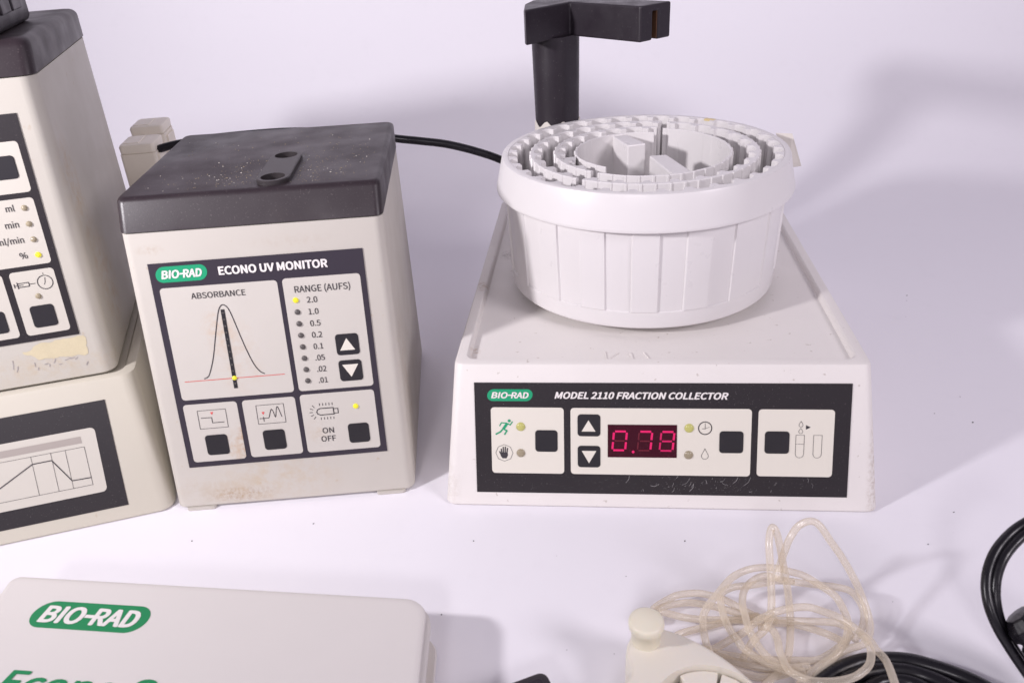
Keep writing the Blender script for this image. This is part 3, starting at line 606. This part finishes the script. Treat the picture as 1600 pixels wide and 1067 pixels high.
for a in (130, 155, 180, 205, 230):
    c_, s_ = math.cos(math.radians(a)), math.sin(math.radians(a)); stroke(mb, mmp([(23.3+4*c_, 63.1+4*s_), (23.3+6.2*c_, 63.1+6.2*s_)]), .0004, Z2)
icon(pm, mb)
letters(pm, 'ON', 23.6, 30.8, 48.1, 3.7, M['ink']); letters(pm, 'OFF', 22.1, 31.4, 42.3, 3.7, M['ink'])
led(pm, 46.7, 65.1, 1.75, 'led_on', 'lit yellow light')
# grit on the lid
UM = Matrix.Translation((-.14841, .43215, 0)) @ Matrix.Rotation(.04398, 4, 'Z')
for nm, mm_, cnt, lab in (('lid_dust', 'dust', 420, 'tan dust grains strewn over the dark grey monitor lid'), ('lid_grit', 'dust2', 90, 'pale grit specks on the dark grey monitor lid')):
    mb = MB()
    for k in range(cnt):
        x, y = R.choice([(R.gauss(.035, .022), R.gauss(.085, .034)), (R.gauss(.03, .012), R.gauss(.06, .02)), (R.uniform(-.07, .07), R.uniform(.045, .175)), (R.gauss(-.012, .015), R.gauss(.06, .02))])
        if not (-.07 < x < .071 and .046 < y < .178) or abs(x-.0128) < .0108 and .04 < y < .112: continue
        s_ = R.uniform(.00016, .00042) if nm == 'lid_dust' else R.uniform(.0002, .0006)*R.uniform(.5, 1)
        e = R.uniform(.6, 1.5); p = [tuple(UM @ Vector((x+s_*e*a, y+s_*b, .2021+s_*c))) for a, b, c in ((1, 0, 0), (0, 1, 0), (-1, 0, 0), (0, -1, 0), (0, 0, .8))]
        mb.add(p, [(0, 1, 4), (1, 2, 4), (2, 3, 4), (3, 0, 4), (3, 2, 1, 0)])
    tag(mb.build(nm, M[mm_]), lab, 'dust', kind='stuff')

# ------------------------------------------------------------ system controller (lower left) and pump on top of it
ctl = empty('system_controller', (-.2291, .431, 0), .26, 'low wide cream controller box at the left under the pump', 'controller')
LB = .447
tray_base(ctl, 'base_housing', M['cream_b'], .28, .28-.0158, LB, .345, .0857, rim=.007, deep=.0022, r=.009, x_off=-.14)
pb = face_panel(ctl, LB, 0, 0, [(-250, 10), (-27.2, 9.9), (-28.4, 80.4), (-250, 80.6)], M['panel'])
field(pb, -242, -37.7, 21.7, 64.2, M['field_p'], 3)
mb = MB(); y_ = 55.6
mb.flat(mmp([(-235, 55.4), (-46.7, 55.4), (-46.8, 59.8), (-235, 59.8)]), Z2); mb.build('grey_band', M['grey'], pb)
mb = MB(); stroke(mb, mmp([(-235, 27.8), (-45.4, 27.6), (-45.8, 52.8), (-235, 53.0)]), .00025, Z2, True)
for x in (-77.2, -65.6, -57.0, -120, -150, -190): stroke(mb, mmp([(x, 27.8), (x-.2, 52.8)]), .00022, Z2+.00002)
icon(pb, mb)
icon(pb, stroke(MB(), mmp([(-230, 32), (-160, 32), (-130, 32), (-98.5, 36.7), (-77.4, 48.0), (-66.1, 48.1), (-56.8, 32.7), (-45.4, 32.4)]), .0006, Z3))

pmp = empty('peristaltic_pump', (-.25862-.0775*math.cos(.2567), .46828-.0775*math.sin(.2567), .085), .2567, 'tall cream pump with dark lid, stacked on the controller at the left edge', 'pump')
LP = .02896/.1834
case(pmp, 'cream_p', .155, .155, LP, .205, .205, .0012, .1834, .009)
lid(pmp, .0779, LP*.1836-.0005, .2055, .1836, .0200, .45, .007, .005)
for x in (-.06, .06):
    MB().prism(rrect(x-.009, x+.009, .012, .024, .002), -.0014, .0016).build('foot', M['dark'], pmp)
    MB().prism(rrect(x-.009, x+.009, .17, .184, .002), -.0014, .0016).build('foot', M['dark'], pmp)
pp = face_panel(pmp, LP, .0775, 0, [(-142, 30.3), (-15.2, 30.3), (-14.9, 166.5), (-142, 166.5)], M['panel'])
field(pp, -84, -18.6, 121.5, 151.2, M['field_p']); button(pp, -37.5, -22.8, 129.9, 143.4)
field(pp, -84, -19, 77.8, 118.2, M['field_p']); field(pp, -44.3, -19.2, 34.2, 74.8, M['field_p']); field(pp, -84, -48.3, 34.2, 74.6, M['field_p'])
field(pp, -138, -88, 34.2, 118.2, M['field_p']); field(pp, -138, -88, 121.5, 151.2, M['field_p'])
for (t, u0, u1, y, l_on) in (('ml', -35.2, -30.5, 111.2, 0), ('min', -38.1, -30.7, 101.5, 0), ('ml/min', -45.2, -30.5, 92.0, 0), ('%', -35.2, -31.0, 82.4, 1)):
    letters(pp, t, u0, u1, y, 3.7, M['ink']); led(pp, -25.1, y+1.2, 1.75, 'led_on' if l_on else 'led_off', 'lit yellow light' if l_on else None)
button(pp, -38.8, -25.0, 38.5, 52.5); button(pp, -67, -53.1, 38.4, 52.3); led(pp, -31.7, 58.3, 1.75, 'led_off')
mb = MB(); stroke(mb, mmp(circ(-25.7, 66.4, 4.3, 24)), .0005, Z2, True); stroke(mb, mmp([(-25.7, 66.6), (-25.2, 69.3)]), .00035, Z2); stroke(mb, mmp([(-25.7, 66.6), (-26.6, 64.9)]), .0003, Z2+.00002)
stroke(mb, mmp([(-25.7, 71.4), (-25.7, 72.4)]), .0004, Z2)
stroke(mb, mmp([(-41, 65.3), (-34.8, 65.3), (-34.8, 67.7), (-41, 67.7)]), .0005, Z2, True); stroke(mb, mmp([(-34.6, 66.5), (-31.2, 66.5)]), .0004, Z2)
stroke(mb, mmp([(-43, 66.5), (-38, 66.5)]), .0004, Z2+.00002); stroke(mb, mmp([(-43, 65.2), (-43, 67.8)]), .0005, Z2+.00003); stroke(mb, mmp([(-41.2, 64.4), (-41.2, 68.6)]), .0005, Z2+.00004); icon(pp, mb)
# tape residue and pen marks under the panel
mb = MB(); pts = [(-50.2, 24.1), (-46, 24.6), (-42.5, 26.9), (-38.4, 28.4), (-33, 28.0), (-27, 28.9), (-20, 28.6), (-13.2, 28.9), (-12.6, 25), (-13.4, 21.4), (-12.9, 17), (-15.2, 15.8), (-19, 16.6), (-24, 16.2), (-29.2, 17.6), (-34, 16.9), (-38, 18.2), (-42.0, 17.2), (-45, 20.6), (-48.6, 22.1)]
fine = [(p.x+R.uniform(-.4, .4), p.y+R.uniform(-.4, .4)) for p in catmull([(a, b, 0) for a, b in pts+[pts[0]]], 4)][:-1]
mb.flat(mmp(fine), .00016); mb.build('tape_residue', M['tape'], pp)
mb = MB()
for (x, y, a, l) in [(-58, 14, 1.4, 6), (-56.5, 12, 1.2, 4), (-45.5, 13.5, 1.5, 3), (-44.5, 11, 1.3, 2), (-40, 14, .2, 2.4), (-37.5, 12, 1.4, 2), (-34.5, 14, 1.0, 3), (-32, 12.5, .1, 2), (-28, 14.5, .3, 4), (-24.5, 15, .2, 3), (-22, 14, .6, 2.5), (-16.4, 9.3, .9, 2.6), (-16.2, 9.0, 1.2, 2.2)]:
    stroke(mb, mmp([(x, y), (x+.5*l*math.cos(a)+.2, y+.5*l*math.sin(a)), (x+l*math.cos(a), y+l*math.sin(a))]), .0004, .0002)
tag(mb.build('pen_marks', M['pencil'], pp), kind='stuff')
# pump head on the lid
mb = MB()
def hp(z, i): return [(x, y, z) for x, y in rrect(-.06+i, .0615-i, .035+i, .136-i, .005, 5)]
mb.loft([hp(.2034, .004), hp(.2050, .0012), hp(.2075, 0), hp(.2290, 0), hp(.2330, .003)])
mb.build('pump_head', M['dark'], pmp, auto=40)
mb = MB()
for y0 in (.062, .089): mb.box(.0605, .0632, y0, y0+.022, .2135, .2285)
mb.build('head_cover', M['dark'], pmp, bevel=.0008)

# ------------------------------------------------------------ connectors and cable behind the pump
M['conn'] = mat('connector_plastic', (.82, .765, .655), .45, bump=.00003, bscale=900, var=.1, vscale=60, stains=[(.002, -.018, .112, .005, .004, .008, .9, (.5, .32, .1), 300)])
def connector(loc, yaw, h, label):
    o = empty('connector_box', loc, yaw, label, 'connector', 'cream connector boxes behind the pump')
    wd, dp = .030, .036
    mb = MB(); lp = lambda z, i: [(x, y, z) for x, y in rrect(-wd/2+i, wd/2-i, -dp/2+i, dp/2-i, .003, 4)]
    mb.loft([lp(.0002, .001), lp(.0015, 0), lp(h-.0085, 0), lp(h-.0082, .0012), lp(h-.0075, .0012)]); mb.build('housing', M['conn'], o, auto=40)
    mb = MB(); mb.loft([lp(h-.0078, .0005), lp(h-.0022, .0002), lp(h-.0006, .0010), lp(h, .0026)]); c = mb.build('cap', M['conn'], o, auto=40)
    MB().prism(rrect(-wd/2+.004, wd/2-.013, -dp/2+.005, dp/2-.005, .001), h-.001, h+.0006, .0002).build('cap_plate', M['conn'], c)
    MB().box(wd/2-.001, wd/2+.0016, -dp/2+.006, dp/2-.006, h*.35, h-.011).build('side_rib', M['conn'], o, bevel=.0006)
    MB().box(wd/2-.001, wd/2+.004, -.006, .006, h*.55, h-.022).build('latch', M['conn'], o, bevel=.0008)
    return o
connector((-.3195, .735, 0), .12, .172, 'nearer and shorter cream connector box behind the pump with a yellow brown spot')
connector((-.3280, .785, 0), .12, .176, 'farther cream connector box standing behind the shorter one, beside the black cable')
tag(MB().tube(CABLE, .0036, 12).build('black_cable', M['black']), 'black cable running behind the monitor towards the white carousel', 'cable')

# ------------------------------------------------------------ manual binder
bx, by = Vector((.2321, -.0351)).normalized(), Vector((.014, .999)).normalized()
O_b = Vector((-.2832, .3451))
bn = empty('manual_binder', (O_b.x, O_b.y, 0), 0, 'cream vinyl binder with green lettering lying flat at the front left', 'binder')
LW, LD = .2347, .30
def bq(u, v, z): p = bx*u+by*v; return (p.x, p.y, z)
def bl(i, z, r=.011, x1=LW): return [bq(u, v, z) for u, v in rrect(i, x1-i, -LD+i, -i, [r, r, .0055, .0055], 6)]
MB().loft([bl(.0012, .0265), bl(.0003, .0272), bl(0, .0284), bl(.0004, .0294), bl(.0016, .0300), bl(.0035, .02995)]).build('front_cover', M['cover'], bn, auto=40)
MB().loft([bl(.0008, .0003), bl(0, .0012, .011, LW+.003), bl(.0006, .0030, .011, LW+.003)]).build('back_cover', M['cover'], bn, auto=40)
mb = MB()
for k in range(7):
    z0 = .0032+k*.0033; i = .0026+R.uniform(-.0006, .0008)
    mb.loft([bl(i+.0007, z0, .01), bl(i, z0+.0008, .01), bl(i, z0+.0026, .01), bl(i+.0007, z0+.0033, .01)])
mb.build('page_block', M['pages'], bn, auto=40)
MB().loft([bl(.0020, .0205, .011, LW+.002), bl(.0002, .0213, .011, LW+.002), bl(.0002, .0245, .011, LW+.002), bl(.0020, .0255, .011, LW+.002)]).build('cover_flange', M['cover'], bn, auto=40)
def bm_uv(x, y):  # world point on the cover -> cover coordinates
    d_ = Vector((x, y))-O_b; det = bx.x*by.y-by.x*bx.y; return ((d_.x*by.y-by.x*d_.y)/det, (bx.x*d_.y-bx.y*d_.x)/det)
u0, v0 = bm_uv(-.2577, .3133); u1, v1 = bm_uv(-.1941, .3086); vm_ = (v0+v1)/2
dv = .0089
cvr = [o for o in bn.children if o.name.startswith('front_cover')][0]
mb = MB().prism(pill(u0, u1, vm_-dv, vm_+dv, .20), .0299, .03012); mb.v = [bq(x, y, z) for x, y, z in mb.v]; mb.build('logo_badge', M['green_b'], cvr)
biorad(MB(), u0+.0055, u1-.0055, vm_-.0052, .0104, .03024, lambda p: bq(*p)).build('badge_lettering', M['white'], cvr)
ue, ve = bm_uv(-.2490, .2767); us, vs_ = bm_uv(-.1835, .2690)
text(MB(), 'Econo System', ue-.0035, ue+.1315, ve-.0108, .0130, .0302, .26, .045, lambda p: bq(*p)).build('title_lettering', M['green_b'], cvr)

# ------------------------------------------------------------ valve clamp
vl = empty('thumb_clamp', (.0571, .2823, 0), 0, 'ivory plastic clamp with a round thumb knob at the front beside the clear tubing', 'clamp')
K_ = Vector((.0571, .2823))
bodyp = [(.0478, .2812), (.0462, .2745), (.0472, .2685), (.0468, .2640), (.0440, .2600), (.0385, .2560), (.034, .250), (.034, .235), (.06, .222), (.085, .222), (.104, .235), (.1045, .250), (.0995, .2600), (.0930, .2690), (.0860, .2765), (.0780, .2830), (.0700, .2880), (.0630, .2905), (.0560, .2900), (.0510, .2865)]
fine = [(p.x-K_.x, p.y-K_.y) for p in catmull([(a, b, 0) for a, b in bodyp+[bodyp[0]]], 4)][:-1]
bc = (.0795-K_.x, .2395-K_.y)
bm = bmesh.new(); es = []
def add_ring(pts, z): 
    v_ = [bm.verts.new((x, y, z)) for x, y in pts]; return v_, [bm.edges.new((v_[i], v_[(i+1) % len(v_)])) for i in range(len(v_))]
hole = circ(bc[0], bc[1], .0262, 48)
ztp = .0225; ins1 = inset(fine, .0022)
vo, e_ = add_ring(ins1, ztp); es += e_; vh, e_ = add_ring(hole, ztp); es += e_
bmesh.ops.triangle_fill(bm, use_beauty=True, use_dissolve=False, edges=es)
prev = vo
for i, z in ((.0010, ztp-.0004), (.0003, ztp-.0012), (0, ztp-.0026), (0, .0015), (.0008, .0004)):
    cur_ = [bm.verts.new((x, y, z)) for x, y in (inset(fine, i) if i else fine)]
    for a in range(len(cur_)): b = (a+1) % len(cur_); bm.faces.new((prev[a], prev[b], cur_[b], cur_[a]))
    prev = cur_
dn = [bm.verts.new((x, y, .012)) for x, y in hole]
for a in range(48): b = (a+1) % 48; bm.faces.new((vh[a], vh[b], dn[b], dn[a]))
bmesh.ops.recalc_face_normals(bm, faces=bm.faces)
me = bpy.data.meshes.new('clamp_body'); bm.to_mesh(me); bm.free(); me.polygons.foreach_set('use_smooth', [True]*len(me.polygons)); me.set_sharp_from_angle(angle=math.radians(35)); me.materials.append(M['ivory'])
o = bpy.data.objects.new('clamp_body', me); COL.objects.link(o); o.parent = vl
MB().lathe([(.0072, .021), (.0070, .0300), (.0079, .0308), (.0085, .0318), (.0087, .0345), (.0083, .0358), (.0074, .0363), (.0002, .0364)], 40, cap1=True).build('thumb_knob', M['knob'], vl, auto=50)
MB().lathe([(.0261, .0122), (.0002, .0122)], 48, False, cap1=True, c=bc).build('recess_floor', M['ivory'], vl)
for a0, a1, ro, ri, z1 in ((70, 112, .0255, .012, .0195), (116, 150, .0235, .012, .0165), (154, 200, .0250, .012, .018), (-60, 66, .0253, .012, .0195), (204, 296, .0250, .012, .018)):
    A = [math.radians(a0+(a1-a0)*k/8) for k in range(9)]
    MB().prism([(bc[0]+ro*math.cos(a), bc[1]+ro*math.sin(a)) for a in A]+[(bc[0]+ri*math.cos(a), bc[1]+ri*math.sin(a)) for a in reversed(A)], .0122, z1).build('rotor_segment', M['ivory'], vl, bevel=.0006)
MB().lathe([(.0115, .0122), (.0115, .0215), (.0105, .0225), (.0002, .0226)], 32, cap1=True, c=bc).build('rotor_hub', M['ivory'], vl, auto=40)

# ------------------------------------------------------------ tubing and cords
tb = empty('silicone_tubing', (.13, .29, 0), 0, 'tangled coil of clear silicone tubing on the white paper in front of the collector', 'tubing')
for pts in TUBES:
    P = [(x-.13, y-.29, max(z, .0024)) for x, y, z in pts]
    MB().tube(P, .0019, 16, 12).build('tube_strand', M['tube'], tb)
cc = empty('cable_coil', (COIL[0][4][0], COIL[0][4][1], 0), 0, 'bundle of thick black cable at the bottom edge below the clear tubing', 'cable')
for k, pts in enumerate(COIL):
    MB().tube([(x-COIL[0][4][0], y-COIL[0][4][1], z) for x, y, z in pts], .0039 if k < 2 else .0034, 12).build('cable_strand', M['black'], cc)
pc = empty('mains_lead', (CORD[6][0], CORD[6][1], 0), 0, 'looped black twin-core mains lead with plug rising at the right edge', 'lead')
ox, oy_ = CORD[6][0], CORD[6][1]
V = [Vector(p) for p in CORD]
for sgn in (-1, 1):
    P = []
    for i, p in enumerate(V):
        t = (V[min(i+1, len(V)-1)]-V[max(i-1, 0)]); s_ = Vector((t.y, -t.x, 0)).normalized()
        P.append((p.x-ox+s_.x*.0020*sgn, p.y-oy_+s_.y*.0020*sgn, p.z+.0006*sgn))
    MB().tube(P, .00245, 12).build('cord_core', M['black'], pc)
p0, p1 = Vector(PLUG[0]), Vector(PLUG[1]); ax = (p1-p0).normalized()
mb = MB().lathe([(.0001, 0), (.0070, .0006), (.0098, .005), (.0104, .009), (.0086, .0105), (.0088, .013), (.0112, .0145), (.0118, .024), (.0105, .034), (.0001, .035)], 10, False)
q = ax.to_track_quat('Z', 'Y'); mb.v = [tuple(q @ Vector(v_)+p0-Vector((ox, oy_, 0))) for v_ in mb.v]
mb.build('plug', M['black'], pc, bevel=.0008)
# plug rests on a coil of the same cord outside the frame
P = [(x-ox, y-oy_, z) for x, y, z in [tuple(p0+ax*.030), tuple(p0+ax*.05+Vector((0, 0, -.008))), tuple(p0+ax*.075+Vector((.01, 0, -.02))), tuple(p0+ax*.10+Vector((.02, .02, -.028)))]]
P = [(x, y, max(z, .004)) for x, y, z in P]
MB().tube(P, .0032, 10).build('cord_tail', M['black'], pc)
# dark adaptor peeking in at the bottom edge
ad = empty('black_adaptor', (.004, .2395, 0), .35, 'corner of a black plastic adaptor at the bottom edge right of the binder', 'adaptor')
mb = MB(); lp = lambda z, i: [(x, y, z) for x, y in rrect(-.022+i, .0135-i, -.03+i, .0285-i, .004, 5)]
mb.loft([lp(.0003, .0015), lp(.002, 0), lp(.017, 0), lp(.0192, .0007), lp(.020, .0025)]); mb.build('adaptor_body', M['dark'], ad, auto=45)
mb = MB().prism(rrect(-.018, .0095, -.026, .0245, .002), .0198, .0206, .0003); mb.build('adaptor_cap', M['dark'], ad)
